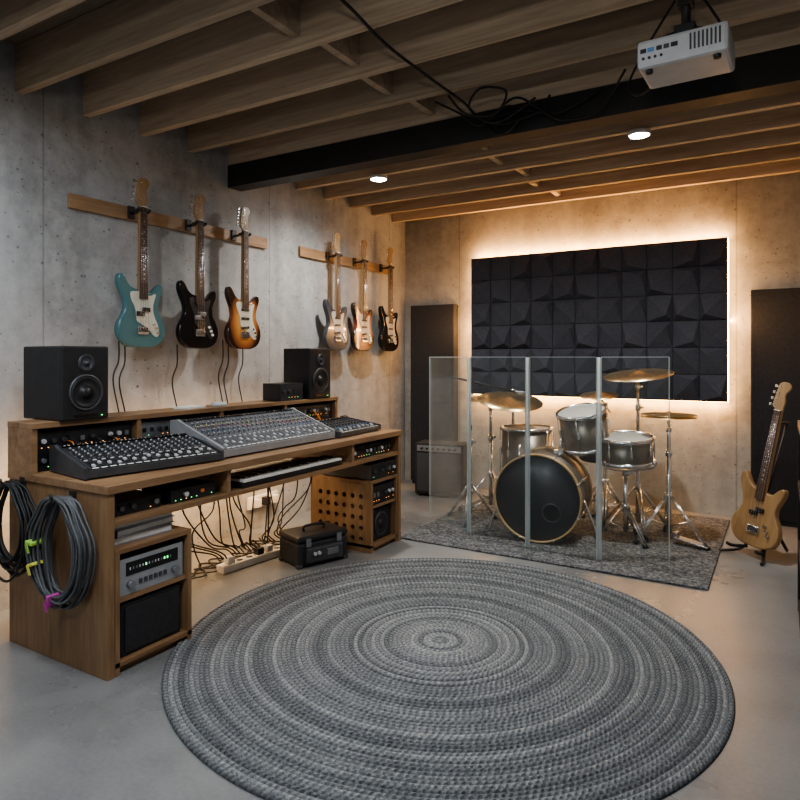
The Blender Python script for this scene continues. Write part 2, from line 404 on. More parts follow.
def areal(name,par,loc,rot,sx,sy,en,col=(1,.50,.18)):
    l=bpy.data.lights.new(name,'AREA'); l.shape='RECTANGLE'; l.size=sx; l.size_y=sy; l.energy=en; l.color=col
    o=bpy.data.objects.new('lamp',l); COL.objects.link(o); o.parent=par; o.location=loc; o.rotation_euler=rot
areal('strip',e,(PW/2,.10,PH+.012),(R(180-20),0,0),PW,.02,21)
areal('strip',e,(PW/2,.10,-.012),(R(20),0,0),PW,.02,16)
areal('strip',e,(-.012,.10,PH/2),(0,R(90),0),.02,PH,12)
areal('strip',e,(PW+.012,.10,PH/2),(0,R(-90),0),.02,PH,12)
for x0,x1 in ((.13,.62),(3.17,3.70)):
    e=thing('absorber_panel','tall black fabric sound absorber standing against the wall','acoustic panel',((x0+x1)/2,5.70,0),group='tall absorber panels')
    w=(x1-x0)/2
    B().bx(-w,w,-.05,.055,.03,1.80,fabric2,bev=.008).done('body',e)
    B().bx(-w+.02,w-.02,-.045,.05,0,.03,black).done('plinth',e)
# ------------------------------------------------------------ desk
e=thing('studio_desk','oak mixing desk with a raised rear shelf along the wall','desk')
B().bx(.38,1.10,1.57,3.85,.735,.77,W_desk,bev=.003).done('desktop',e)
B().bx(.385,1.09,1.576,1.611,0,.735,W_deskv,bev=.002).done('side_panel',e)
B().bx(.385,1.09,3.812,3.846,0,.735,W_deskv,bev=.002).done('side_panel',e)
B().bx(.55,1.085,1.611,3.812,.60,.624,W_desk,bev=.002).done('under_shelf',e)
for y in (2.225,3.27):
    B().bx(.6,1.08,y,y+.022,.624,.735,W_desk).done('divider',e)
b=B(); b.bx(.38,.585,1.57,3.80,.965,.99,W_desk,bev=.002)
b.done('raised_shelf',e)
for y in (1.57,2.10,2.66,3.22,3.775):
    B().bx(.385,.575,y,y+.025,.77,.965,W_desk).done('shelf_upright',e)
B().bx(.38,.395,1.595,3.775,.77,.965,W_desk).done('shelf_back',e)
B().bx(.375,.384,1.62,3.80,.60,.735,W_desk).done('rear_rail',e)
b=B(); b.bx(.352,.372,1.7,3.75,.69,.705,led_d); b.done('light_strip',e,label='warm glowing light strip')
areal('desk_strip_and_fill',e,(.33,2.72,.66),(0,R(55),0),.03,2.1,19,(1,.6,.28))
areal('desk_strip_and_fill',e,(.47,2.72,.64),(0,R(-12),0),.03,1.5,6,(1,.72,.45))  # extra fill lamp added to light the power strip and floor
def cabinet(lbl,x0,x1,y0,y1,h,shelves,hole=False):
    e=thing('storage_cabinet',lbl,'cabinet',(x0,y0,0)); X=x1-x0;Y=y1-y0;t=.022
    b=B()
    b.bx(0,X,0,Y,h-t,h,W_desk,.002).done('top',e)
    B().bx(0,X,0,Y,.03,.03+t,W_desk,.002).done('base',e)
    B().bx(.02,X-.03,.02,Y-.02,0,.03,W_desk).done('plinth',e)
    if not hole: B().bx(0,X,0,t,.0,h-t,W_deskv,.001).done('side',e)
    B().bx(0,X,Y-t,Y,.0,h-t,W_deskv,.001).done('side',e)
    B().bx(0,.012,t,Y-t,.05,h-t,W_desk).done('back',e)
    for z in shelves: B().bx(.012,X-.01,t,Y-t,z,z+.018,W_desk).done('shelf',e)
    if hole:
        nx,nz=6,5; mx,mz=.05,.05
        cx=(X-2*mx)/nx; cz=(h-t-2*mz)/nz; rr=min(cx,cz)*.25; seg=16
        b=B()
        for y in (0,t):
            for i in range(nx):
                for k in range(nz):
                    X0,X1=mx+i*cx,mx+(i+1)*cx; Z0,Z1=mz+k*cz,mz+(k+1)*cz
                    cx_,cz_=(X0+X1)/2,(Z0+Z1)/2; vs=[];fs=[]
                    for q in range(seg):
                        a=2*math.pi*q/seg; c_,s_=math.cos(a),math.sin(a)
                        if q%4==2: ox,oz=(cx/2*(1 if c_>0 else -1),cz/2*(1 if s_>0 else -1))
                        else:
                            sc=min((cx/2)/max(abs(c_),1e-6),(cz/2)/max(abs(s_),1e-6)); ox,oz=c_*sc,s_*sc
                        vs.append((cx_+c_*rr,y,cz_+s_*rr)); vs.append((cx_+ox,y,cz_+oz))
                    for q in range(seg):
                        p=(q+1)%seg; fs.append((2*q,2*q+1,2*p+1,2*p))
                    b.add(vs,fs,W_deskv)
                    if y==0:
                        vs=[];fs=[]
                        for q in range(seg):
                            a=2*math.pi*q/seg
                            vs+= [(cx_+math.cos(a)*rr,0,cz_+math.sin(a)*rr),(cx_+math.cos(a)*rr,t,cz_+math.sin(a)*rr)]
                        for q in range(seg):
                            p=(q+1)%seg; fs.append((2*q,2*q+1,2*p+1,2*p))
                        b.add(vs,fs,W_deskv,True)
        b.bx(0,mx,0,t,0,h-t,W_deskv); b.bx(X-mx,X,0,t,0,h-t,W_deskv)
        b.bx(mx,X-mx,0,t,0,mz,W_deskv); b.bx(mx,X-mx,0,t,h-t-mz,h-t,W_deskv)
        b.done('perforated_side',e,label='perforated oak side with round holes')
    return e
cabinet('open oak cabinet with audio gear under the desk end',.40,1.088,1.614,2.0,.506,[.285])
cabinet('oak cabinet with a perforated side under the desk',.586,1.085,3.478,3.808,.47,[.285],True)
def gear(lbl,loc,w,h,d,style=0,rot=R(90),name='rack_unit',group=None,disp=False):
    e=thing(name,lbl,'audio gear',loc,(0,0,rot),group)
    B().bx(-w/2,w/2,0,d,0.003,h,dgrey if style!=2 else black,.002).done('chassis',e)
    face={0:black,1:mgrey,2:blackm,3:consl}[style]
    B().bx(-w/2-.004,w/2+.004,-.006,0,0.0,h,face,.001).done('faceplate',e)
    rr=random.Random(int(w*1000+loc[1]*100+loc[2]*977))
    if disp:
        B().bx(-w*.42,w*.42,-.008,-.006,h*.52,h*.88,blackg).done('display',e)
        b=B()
        for i in range(14): b.box((-w*.36+i*w*.05,-.0085,h*.7),(.006,.001,.010),rr.choice([led_g,lgrey,lgrey,mgrey]))
        b.done('display_marks',e)
        for x in(-w*.36,w*.36): B().cyl((x,-.006,h*.28),(x,-.026,h*.28),.016,mgrey,seg=16).done('knob',e)
        for i in range(6): B().bx(-w*.22+i*w*.08,-w*.22+i*w*.08+.014,-.011,-.006,h*.22,h*.34,dgrey).done('button',e)
        return e
    nk=int(w/.045)
    for i in range(nk):
        x=-w/2+.025+i*(w-.05)/max(1,nk-1)
        q=rr.random()
        if q<.6:
            B().cyl((x,-.006,h*.55),(x,-.02,h*.55),min(.011,h*.26),rr.choice([mgrey,dgrey,lgrey,dgrey]) if style!=3 else black,seg=12).done('knob',e)
        elif q<.85:
            B().bx(x-.010,x+.010,-.009,-.006,h*.4,h*.65,rr.choice([lgrey,orange,mgrey,mgrey]) if style==0 else black).done('button',e)
    b=B()
    for i in range(int(w/.03)):
        if rr.random()<.6: b.box((-w/2+.02+i*.03,-.007,h*.2),(.004,.003,.003),rr.choice([led_g,led_o,led_o]))
    if b.v: b.done('indicator_light',e)
    return e
for k,(ya,yb) in enumerate(((1.595,2.10),(2.125,2.66),(2.685,3.22),(3.245,3.775))):
    yc=(ya+yb)/2; w=(yb-ya)-.03
    gear('black rack unit with small knobs and orange lights',(.54,yc,.771),w,.085,.13,0,group='rack units in the desk shelf')
    gear('rack patch unit with lights stacked in the raised shelf',(.54,yc,.857),w,.085,.13,1 if k in(1,) else 0,group='rack units in the desk shelf')
    if k in (0,3):
        rr=random.Random(k)
        for q in range(7):
            y1=ya+.05+rr.random()*(yb-ya-.1); y2=min(yb-.04,max(ya+.04,y1+rr.uniform(-.12,.12))); z1=rr.uniform(.88,.92)
            B().tube([(.545,y1,z1),(.59,y1,z1-.01),(.60,(y1+y2)/2,z1-.055),(.59,y2,z1-.06),(.545,y2,z1-.06)],.0035,[rubber,orange,rubber,rubber,rubber2][q%5],seg=6,n=4).done('patch_cable',label='short patch cable plugged into the rack units',cat_='cable',group='patch cables')
gear('small black interface on the under shelf',(1.03,1.76,.625),.22,.055,.2,0,name='audio_interface')
gear('small grey interface with knobs on the under shelf',(1.04,2.05,.625),.25,.06,.2,0,name='audio_interface')
gear('black amplifier box under the desktop',(1.04,3.54,.625),.46,.08,.3,2,name='amplifier')
gear('grey receiver with dark display in the oak cabinet',(1.065,1.805,.304),.31,.15,.4,3,name='amplifier',disp=True)
gear('black power amplifier on top of the perforated cabinet',(1.07,3.645,.471),.29,.10,.4,0,name='amplifier')
gear('rack unit with lights in the perforated cabinet',(1.065,3.645,.304),.27,.12,.3,0,name='amplifier')
for k in range(3):
    e=thing('binder','flat grey document binder lying on the cabinet','binder',(.83,1.79,.508+k*.031),(0,0,R(90+(-2,3,0)[k])),group='stacked binders')
    B().bx(-.15,.15,-.13-.08,.1,0,.004,consl).bx(-.15,.15,-.21,.1,.026,.03,mgrey).bx(-.15,-.146,-.21,.1,0,.03,mgrey).done('cover',e)
    B().bx(-.142,.145,-.205,.095,.005,.025,paper).done('pages',e)
def monitor(lbl,loc,rot,w,h,d,name='studio_monitor',two=True,group=None,dark=False):
    e=thing(name,lbl,'speaker',loc,(0,0,rot),group)
    B().bx(-w/2,w/2,-d/2,d/2,0,h,black,.008).done('cabinet',e)
    def ring(z,r,nm,cone):
        M=Matrix.Translation((0,-d/2,z))@Matrix.Rotation(R(90),4,'X')
        B().lathe([(r,0),(r*1.0,.006),(r*.92,.008),(r*.86,.004)],dgrey if not dark else black,M,32).done(nm+'_ring',e)
        b=B(); b.lathe([(r*.86,.004),(r*.80,.009),(r*.72,.003),(r*.3,.001),(r*.3,.003),(r*.2,.010),(0,.013)],cone,M,32); b.done(nm,e)
    if two:
        ring(h*.37,w*.36,'woofer',black); ring(h*.77,w*.17,'tweeter',dgrey)
        B().box((w*.34,-d/2-.002,h*.05),(.006,.003,.004),led_g).done('power_light',e)
        B().bx(-w*.25,w*.25,-d/2-.002,-d/2,h*.04,h*.075,blackg).done('bass_port',e)
    else: ring(h*.5,min(w,h)*.38,'woofer',black)
    return e
monitor('black two way studio monitor on the raised shelf',(.455,1.80,.99),R(90),.235,.34,.31,group='studio monitors')
monitor('black two way studio monitor on the raised shelf',(.475,3.575,.99),R(90),.235,.35,.24,group='studio monitors')
gear('small dark box beside the monitor',(.57,3.29,.99),.22,.115,.15,2,name='small_speaker')
e=thing('subwoofer','plain black subwoofer box inside the oak cabinet','speaker',(.90,1.807,.053),(0,0,R(90)))
B().bx(-.15,.15,-.165,.165,0,.215,black,.006).done('cabinet',e)
B().bx(-.135,.135,-.172,-.165,.015,.20,blackm,.002).done('grille',e)
monitor('black speaker box inside the perforated cabinet',(.92,3.645,.053),R(90),.25,.21,.26,name='subwoofer',two=False)
B().box((0,0,.006),(.10,.16,.012),paper,bev=.002).done('notepad',loc=(.50,2.50,.99),rot=(0,0,.2),label='small white notepad on the raised shelf',cat_='notepad')
B().lathe([(.022,0),(.045,0),(.045,.022),(.022,.022),(.022,0)],lgrey,seg=24).done('tape_roll',loc=(.52,2.70,.99),label='roll of pale tape on the raised shelf',cat_='tape')
def mixer(lbl,loc,rot,w,d,h0,h1,nch,nk,top,side,keys=False,dots=0):
    e=thing('mixing_console',lbl,'mixing console',loc,(0,0,rot))
    pr=[(0,0.005),(0,h0),(d*.8,h1),(d*.86,h1+.012),(d,h1+.006),(d,0.005)]
    vs=[(-w/2,y,z) for y,z in pr]+[(w/2,y,z) for y,z in pr]; L=len(pr)
    fs=[list(range(L)),list(range(2*L-1,L-1,-1))]+[(i,(i+1)%L,L+(i+1)%L,L+i) for i in range(L)]
    B().add(vs,fs,top).done('chassis',e)
    B().box((0,-.003,h0*.55),(w,.006,h0*.75),side,bev=.002).done('front_trim',e)
    for sx in(-1,1):
        x0=sx*w/2; x1=sx*(w/2+.016)
        pr2=[(y-.006 if y==0 else y,z+(.006 if z>.01 else 0)) for y,z in pr]
        vs=[(x0,y,z) for y,z in pr2]+[(x1,y,z) for y,z in pr2]
        B().add(vs,fs,side).done('side_cheek',e)
    a=math.atan2(h1-h0,d*.8); ca,sa=math.cos(a),math.sin(a); LL=d*.8/ca
    T=Matrix.Translation((0,0,h0))@Matrix.Rotation(a,4,'X')
    b=B()
    cw=(w-.03)/nch
    for i in range(nch+1):
        x=-w/2+.015+i*cw; b.box((x,LL/2,.0006),(.0014,LL*.94,.001),dgrey if i%8 else mgrey,M=T)
    for i in range(nch):
        x=-w/2+.015+(i+.5)*cw; b.box((x,LL*.17,.0008),(.003,LL*.26,.001),blackg,M=T)
        b.box((x,LL*.015,.0008),(cw*.7,.008,.001),paper,M=T)
        for k in range(dots):
            y=LL*(.42+.54*(k)/dots); b.box((x-cw*.3,y,.001),(.0025,.0025,.0015),paper,M=T)
            b.box((x+cw*.22,y+LL*.02,.0015),(cw*.2,.005,.003),[mgrey,consl,blue,mgrey,red,yellow][(k+i//8)%6],M=T)
    b.done('channel_markings',e)
    kb=None;fb=None;bb=None
    for i in range(nch):
        x=-w/2+.015+(i+.5)*cw
        p=T@Vector((x,LL*(.08+.16*((i*37)%10)/10),0))
        if fb is None:
            fb=B().box((0,0,.005),(min(.012,cw*.5),.02,.009),lgrey,bev=.001).done('fader_cap',e,loc=p,rot=(a,0,0))
        else: rep(fb,p,e)
        p=T@Vector((x,LL*.345,0))
        if bb is None: bb=B().box((0,0,.002),(cw*.4,.008,.004),lgrey if not keys else blue).done('mute_button',e,loc=p,rot=(a,0,0))
        else: rep(bb,p,e)
        for k in range(nk):
            p=T@Vector((x,LL*(.42+.54*(k+.5)/nk),0))
            if kb is None:
                kb=B().cyl((0,0,0),(0,0,.011),min(.006,cw*.28),dgrey if not dots else mgrey,r1=min(.005,cw*.23),seg=10).box((0,0,.0115),(.0020,.008,.001),lgrey).done('knob',e,loc=p,rot=(a,0,0))
            else: rep(kb,p,e)
    b=B(); b.box((0,d*.83,h1+.008),(w*.96,.018,.004),blackg,rot=(.3,0,0))
    for i in range(int(w/.02)): 
        if random.random()<.7: b.box((-w*.46+i*.02,d*.83,h1+.011),(.006,.006,.002),random.choice([white,mgrey,consl]))
    b.done('meter_strip',e)
    return e
mixer('black sixteen channel mixer angled on the desk',(.965,1.925,.77),R(81),.64,.34,.045,.105,16,5,black,dgrey,dots=3)
mixer('large grey mixing console on the desk',(.985,2.745,.77),R(90),.90,.38,.05,.165,24,4,cons,consl,dots=7)
mixer('small dark control mixer at the desk end',(.99,3.50,.77),R(94),.50,.32,.035,.075,12,3,black,dgrey,True)
e=thing('midi_keyboard','slim black keyboard with white keys on the under shelf','keyboard',(1.075,2.75,.625),(0,0,R(90)))
B().bx(-.42,.42,0,.24,.003,.03,black,.003).done('body',e)
wk=B().box((0,.055,.035),(.0215,.12,.012),white,bev=.0015).done('white_key',e,loc=(-.40,0,0))
for i in range(1,34): rep(wk,(-.40+i*.0242,0,0),e)
bk=B().box((0,.085,.046),(.012,.07,.012),blackg).done('black_key',e,loc=(-.388,0,0))
for i in range(1,33):
    if i%7 not in(2,6): rep(bk,(-.388+i*.0242,0,0),e)
def coil(lbl,loc,ra,rb,n,mat,tapes,seed,mat2=None):
    rr=random.Random(seed)
    e=thing('cable_coil',lbl,'cable',loc)
    b=B(); pts=[]
    for k in range(n):
        A=ra*rr.uniform(.60,1.04); C=rb*rr.uniform(.82,1.06); ox=rr.uniform(-.03,.03); yy=-.012-.06*k/n+rr.uniform(-.006,.006)
        for q in range(14):
            a=2*math.pi*q/14+math.pi/2
            pts.append((ox+A*math.cos(a)*(1 if math.sin(a)<.3 else .82),yy+rr.uniform(-.002,.002),-rb+.02+C*math.sin(a)+(rb-C)))
    b.tube(pts,.0056,mat,seg=6,n=3); b.done('cable',e)
    for (a,m,s_) in tapes:
        x=ra*.86*math.cos(a); z=-rb+.02+rb*.93*math.sin(a)
        B().box((x,-.048,z),(.048,.075,s_),m,rot=(0,-a,0),bev=.004).done('tape_wrap',e)
        B().box((x,-.088,z-.02),(.016,.002,.04),m,rot=(.1,-.3,0)).done('tape_flag',e)
    return e
coil('black cable coil hanging on the desk end panel',(.50,1.560,.735-.02),.18,.20,13,rubber,[],3)
coil('grey cable coil with coloured tape wraps on the desk end',(.87,1.560,.69),.18,.215,19,rubber2,[(3.05,green,.016),(3.5,yellow,.014),(4.55,pink,.016)],5)
for x,z in((.50,.735-.02),(.87,.69)):
    B().cyl((0,0,0),(0,-.09,.0),.007,black,seg=10).cyl((0,-.085,0),(0,-.095,.03),.006,black,seg=10).box((0,0,.0),(.04,.006,.05),black).done('cable_hook',loc=(x,1.572,z+.012),label='black hook on the desk end panel',cat_='hook',group='cable hooks')
e=thing('power_strip','white power strip with plugs on the floor','power strip',(.56,3.02,0),(0,0,R(84)))
B().bx(-.32,.32,-.036,.036,0,.046,white,.006).done('body',e)
for i in range(7):
    x=-.25+i*.075
    if i in (0,3,4,6): B().bx(x-.024,x+.024,-.024,.024,.046,.085,black if i%2 else white,.004).done('plug',e)
    else: B().cyl((x,0,.0465),(x,0,.048),.02,dgrey,seg=16).done('socket',e)
e=thing('wall_outlet','white double wall outlet with plugs low on the wall','outlet',(0.001,3.62,.20),(0,0,R(90)))
B().bx(-.16,.16,-.02,0,-.045,.045,white,.003).done('faceplate',e)
for x in(-.1,0,.09): B().bx(x-.025,x+.025,-.07,-.02,-.03,.03,white if x else black,.005).done('plug',e)
cr=random.Random(11)
for i in range(22):
    y0=2.10+i*.065+cr.uniform(-.04,.04); x0=cr.uniform(.45,.68)
    y1=2.98+(i-11)*.028; x1=.555
    fl=i%5==3
    if fl: y1=y0+cr.uniform(.05,.3); x1=cr.uniform(.3,.46)
    sag=cr.uniform(-.09,.06)
    m=[(x0,y0,.597),(x0-.02,y0+.02+cr.uniform(-.04,.04),.45+cr.uniform(-.08,.04)),((x0+x1)/2+cr.uniform(-.08,.03),(y0+y1)/2+cr.uniform(-.05,.05),.20+sag),(x1-.03,y1-.03,.13),(x1+.0,y1,.088 if not fl else .01)]
    B().tube(m,.0045,rubber,seg=6,n=8).done('power_cable',label='thin black cable hanging below the desk',cat_='cable',group='cables under the desk')
for i in range(7):
    q=[(.30+cr.uniform(-.05,.18),2.15+.17*i+.13*k,.008+.004*(k%2)) for k in range(6)]
    q=[(x+(.07 if k%2 else -.04),y,z) for k,(x,y,z) in enumerate(q)]
    q=[(min(x,.50),y,z) for x,y,z in q if y<3.42]
    if len(q)>2: B().tube(q,.0048,rubber,seg=6,n=8).done('floor_cable',label='black cable curling over the floor under the desk',cat_='cable',group='cables on the floor')
e=thing('equipment_case','black equipment case with latches and handle on the floor','case',(.83,3.20,0),(0,0,R(70)))
B().bx(-.18,.18,-.12,.12,0.008,.15,blackm,.015).done('case_body',e)
B().bx(-.182,.182,-.122,.122,.153,.19,black,.012).done('lid',e)
B().tube([(-.07,0,.189),(-.065,0,.22),(.065,0,.22),(.07,0,.189)],.008,black,n=5).done('handle',e)
for x in(-.11,.11): B().box((x,-.124,.15),(.035,.012,.05),mgrey,bev=.003).done('latch',e)
B().box((0,-.13,.075),(.26,.03,.09),dgrey,bev=.01).done('pocket',e)
B().box((.05,-.147,.08),(.08,.006,.04),mgrey,bev=.002).done('badge_plate',e)
for x in(-.05,-.08): B().cyl((x,-.14,.085),(x,-.158,.085),.011,lgrey,seg=12).done('knob',e)
for sx in(-1,1):
    for sy in(-1,1): B().box((sx*.165,sy*.105,.012),(.035,.035,.024),dgrey,bev=.005).done('corner_guard',e)
# ------------------------------------------------------------ guitars
BODY=[(0,0),(-.08,.004),(-.135,.035),(-.162,.09),(-.155,.145),(-.126,.195),(-.113,.235),(-.12,.28),(-.14,.325),(-.158,.37),(-.157,.41),(-.138,.428),(-.115,.41),(-.09,.372),(-.06,.35),(-.03,.342),(.03,.335),(.052,.328),(.075,.338),(.1,.365),(.125,.382),(.143,.372),(.142,.335),(.124,.29),(.113,.25),(.117,.212),(.142,.17),(.16,.12),(.156,.07),(.13,.03),(.075,.004)]
GUARD=[(-.03,.33),(-.055,.33),(-.078,.325),(-.085,.31),(-.078,.28),(-.062,.25),(-.050,.22),(-.045,.18),(-.038,.155),(.0,.135),(.045,.105),(.078,.072),(.102,.068),(.112,.09),(.105,.135),(.085,.175),(.072,.215),(.072,.255),(.082,.29),(.09,.318),(.08,.322),(.06,.312),(.03,.312)]
HEAD=[(-.021,.828),(-.026,.84),(-.042,.85),(-.046,.87),(-.038,.93),(-.028,.985),(-.012,1.0),(.012,1.003),(.035,.995),(.047,.972),(.038,.95),(.026,.935),(.024,.91),(.03,.885),(.026,.85),(.021,.828)]
def guitar(lbl,loc,rot,bodym,guardm,boardm,strings=6,scale=1.,name='electric_guitar',pick=black,group='hanging guitars'):
    e=thing(name,lbl,'guitar',loc,rot,group); e.scale=(scale,)*3
    B().prism(BODY,-.022,.022,bodym,.008).done('body',e)
    if guardm: B().prism(GUARD,-.0245,-.022,guardm,0).done('pickguard',e)
    b=B()
    def tap(y0,y1,w0,w1,z0,z1,m):
        b.add([(-w0,y0,z0),(w0,y0,z0),(w0,y1,z0),(-w0,y1,z0),(-w1,y0,z1),(w1,y0,z1),(w1,y1,z1),(-w1,y1,z1)],[(0,1,2,3),(4,5,6,7),(0,1,5,4),(1,2,6,5),(2,3,7,6),(3,0,4,7)],m)
    tap(-.030,-.008,.028,.021,.29,.83,W_maple); b.done('neck',e)
    b=B(); tap(-.035,-.030,.028,.0205,.285,.83,boardm)
    L=.648
    for k in range(1,21):
        z=.83-L*(1-2**(-k/12)); w=.0205+(.83-z)/.545*.0075
        if z>.29: b.box((0,-.0356,z),(2*w,.0012,.0018),chrome)
        if k in(3,5,7,9,12,15,17,19):
            zz=z+L*(2**(-(k-1)/12)-2**(-k/12))/2; b.cyl((0,-.0350,zz),(0,-.0356,zz),.0032,white if boardm==W_rose else black,seg=8)
    b.done('fretboard',e)
    B().prism(HEAD,-.026,-.012,W_maple,.002,n=4).done('headstock',e)
    for k in range(strings):
        t=k/(strings-1); z=.862+t*.112; x=-.043+t*.014
        b=B(); b.cyl((x-.022,-.016,z),(x+.01,-.016,z),.0028,chrome,seg=8); b.box((x-.026,-.016,z),(.013,.009,.012 if strings==6 else .018),chrome,bev=.002)
        b.cyl((x+.014,-.026,z),(x+.014,-.034,z),.004,chrome,seg=8); b.done('tuning_peg',e)
    B().box((0,-.036,.83),(.042,.006,.004),white).done('nut',e)
    ps=[(.150,-.1),(.215,0),(.275,0)] if strings==6 else [(.20,0),(.225,0)]
    for i,(z,a) in enumerate(ps):
        if strings==6: B().box((0,-.0275,z),(.075,.007,.017),pick,rot=(0,a,0),bev=.003).done('pickup',e)
        else: B().box(((-.02,.02)[i],-.029,z),(.052,.01,.026),pick,bev=.003).done('pickup',e)
    B().box((0,-.027,.10),(.075,.01,.045),chrome,bev=.002).box((0,-.033,.105),(.06,.006,.025),dgrey).done('bridge',e)
    for x,z in((.072,.14),(.088,.115),(.100,.09)):
        B().cyl((x,-.024,z),(x,-.036,z),.0085,white if pick!=black else chrome,seg=14).done('knob',e)
    b=B()
    for k in range(strings):
        t=k/(strings-1)-.5; b.cyl((t*.052,-.0385,.10),(t*.035,-.0385,.83),.0006 if strings==6 else .001,chrome,seg=5)
        z=.862+(t+.5)*.112; b.cyl((t*.035,-.0385,.83),(-.029+(t+.5)*.014,-.031,z),.0006,chrome,seg=5)
    b.done('strings',e)
    return e
slate=plain('slate_lacquer',(.035,.043,.055),.25,0,.1,6,coat=.5)
G=[(2.467,'teal electric bass with cream pickguard hanging on the wall rack',teal,cream,W_rose,4,black),
(2.898,'black electric bass with black pickguard hanging on the wall rack',blackg,black,W_rose,4,mgrey),
(3.305,'sunburst electric guitar with cream pickguard hanging on the rack',burst1,cream,W_rose,6,black),
(4.397,'dark grey electric guitar with pale pickguard hanging on the rack',slate,guardg,W_rose,6,black),
(4.80,'brown sunburst electric guitar with pale pickguard hanging on rack',burst2,guardg,W_rose,6,black),
(5.252,'black electric guitar with pale pickguard hanging on the rack',blackg,guardg,W_rose,6,black)]
for y,l,bm_,gm,fb_,ns,pk in G:
    guitar(l,(.115,y,1.335),(0,0,R(90)),bm_,gm,fb_,ns,1.,'electric_guitar' if ns==6 else 'bass_guitar',pk)
for (a,b_,ygs) in ((2.086,3.656,(2.467,2.898,3.305)),(4.044,5.43,(4.397,4.80,5.252))):
    e=thing('guitar_rack','oak wall board with black guitar hangers','wall rack',(0,a,2.14),group='guitar wall racks')
    B().bx(.0005,.024,0,b_-a,-.04,.04,W_rail,.002).done('board',e)
    for y in ygs:
        yy=y-a; b=B()
        b.box((.03,yy,.005),(.012,.045,.075),black,bev=.003)
        b.cyl((.03,yy,.0),(.105,yy,.0),.008,black)
        b.tube([(.155,yy-.036,.012),(.14,yy-.036,.0),(.11,yy-.032,-.002),(.10,yy,-.002),(.11,yy+.032,-.002),(.14,yy+.036,.0),(.155,yy+.036,.012)],.009,black,n=4)
        b.done('guitar_hanger',e)
for y,zb,zt in((2.36,.99,1.42),(2.40,1.0,1.38),(2.78,.99,1.36),(3.17,1.0,1.40),(3.22,.99,1.36),(3.36,.99,1.36)):
    B().tube([(.06,y,zt),(.05,y+.01,(zb+zt)/2+.06),(.04,y-.02,(zb+zt)/2-.06),(.05,y+.02,zb-.1),(.06,y-.01,zb-.3)],.004,rubber,seg=6).done('guitar_cable',label='thin black cable hanging down the concrete wall',cat_='cable',group='cables on the wall')
RZ=R(-38)
guitar('natural wood electric bass leaning on a floor stand',(3.215,4.66,.075),(R(-10),R(5.5),RZ),W_nat,None,W_rose,4,1.06,'bass_guitar',black,None)
e=thing('guitar_stand','black tubular folding guitar stand on the floor','guitar stand',(3.235,4.72,0),(0,0,RZ))
b=B()
b.tube([(-.15,-.16,.012),(-.06,-.03,.05),(0,.04,.28),(0.02,.05,.34)],.010,steel,n=5)
b.tube([(.17,-.16,.012),(.08,-.03,.05),(.02,.04,.28),(0.02,.05,.34)],.010,steel,n=5)
b.tube([(.02,.05,.34),(0.03,.14,.16),(.03,.24,.012)],.010,steel,n=5); b.done('legs',e)
B().cyl((.02,.05,.32),(.085,.17,.86),.008,steel).done('upright',e)
B().tube([(.045,.09,.85),(.055,.14,.85),(.09,.15,.86),(.125,.14,.86),(.135,.09,.86)],.008,rubber,n=4).done('neck_yoke',e)
B().tube([(-.10,-.14,.07),(-.10,-.09,.05),(-.05,-.02,.05)],.010,rubber,n=4).tube([(.11,-.14,.07),(.11,-.09,.05),(.06,-.02,.05)],.010,rubber,n=4).done('body_cradle',e)
# ------------------------------------------------------------ amp
e=thing('guitar_amplifier','dark guitar amplifier with grey grille near the back wall','amplifier',(.68,5.30,0),(0,0,R(8)))
B().bx(-.235,.235,-.12,.12,.02,.49,blackm,.01).done('cabinet',e)
B().bx(-.21,.21,-.127,-.12,.05,.40,grille,.003).done('grille',e)
B().bx(-.21,.21,-.127,-.12,.415,.47,mgrey,.002).done('control_panel',e)
for i in range(7): B().cyl((-.16+i*.053,-.127,.442),(-.16+i*.053,-.145,.442),.011,black,seg=12).done('knob',e)
B().tube([(-.09,0,.488),(-.08,0,.512),(.08,0,.512),(.09,0,.488)],.008,black,n=5).done('handle',e)
for sx in(-1,1):
    for sy in(-1,1): B().cyl((sx*.19,sy*.09,0),(sx*.19,sy*.09,.022),.016,rubber,seg=12).done('foot',e)
# ------------------------------------------------------------ drums
def drum(lbl,name,loc,rot,dia,depth,shell,hoop,top,bot,nl,hw=.018):
    e=thing(name,lbl,'drum',loc,rot,None); r=dia/2; h=depth/2
    B().lathe([(r,-h+.004),(r,h-.004),(r-.008,h-.004),(r-.008,-h+.004),(r,-h+.004)],shell,seg=48).done('shell',e)
    B().lathe([(0,h-.003),(r-.002,h-.003),(r+.001,h-.008)],top,seg=48).done('drum_head',e)
    B().lathe([(0,-h+.003),(r-.002,-h+.003),(r+.001,-h+.008)],bot,seg=48).done('drum_head',e)
    for s in(1,-1):
        z1=s*(h+.006); z0=s*(h-hw)
        B().lathe([(r+.003,z0),(r+.013,z0),(r+.014,z1),(r+.003,z1),(r+.003,z0)],hoop,seg=48).done('hoop',e)
    for k in range(nl):
        a=2*math.pi*(k+.5)/nl; M=Matrix.Rotation(a,4,'Z')
        b=B(); b.box((r+.010,0,0),(.018,.016,min(.05,depth*.3)),chrome,bev=.004,M=M)
        b.cyl((r+.014,0,-h-.006),(r+.014,0,h+.006),.003,chrome,seg=6,M=M)
        for s in(1,-1): b.box((r+.012,0,s*(h-.002)),(.014,.014,.022),chrome,bev=.003,M=M)
        b.done('lug',e)
    return e
e=drum('large kick drum with black front head and amber hoops','bass_drum',(1.925,4.425,.318),(R(90),0,R(5)),.575,.42,shellm,woodhoop,headb,headw,8,.035)
M=Matrix.Translation((.10,-.09,.2095))
B().lathe([(.062,0),(.066,.004),(.058,.004),(.057,0)],dgrey,M,32).lathe([(0,.0005),(.058,.0005)],blackg,M,32).done('port_ring',e)
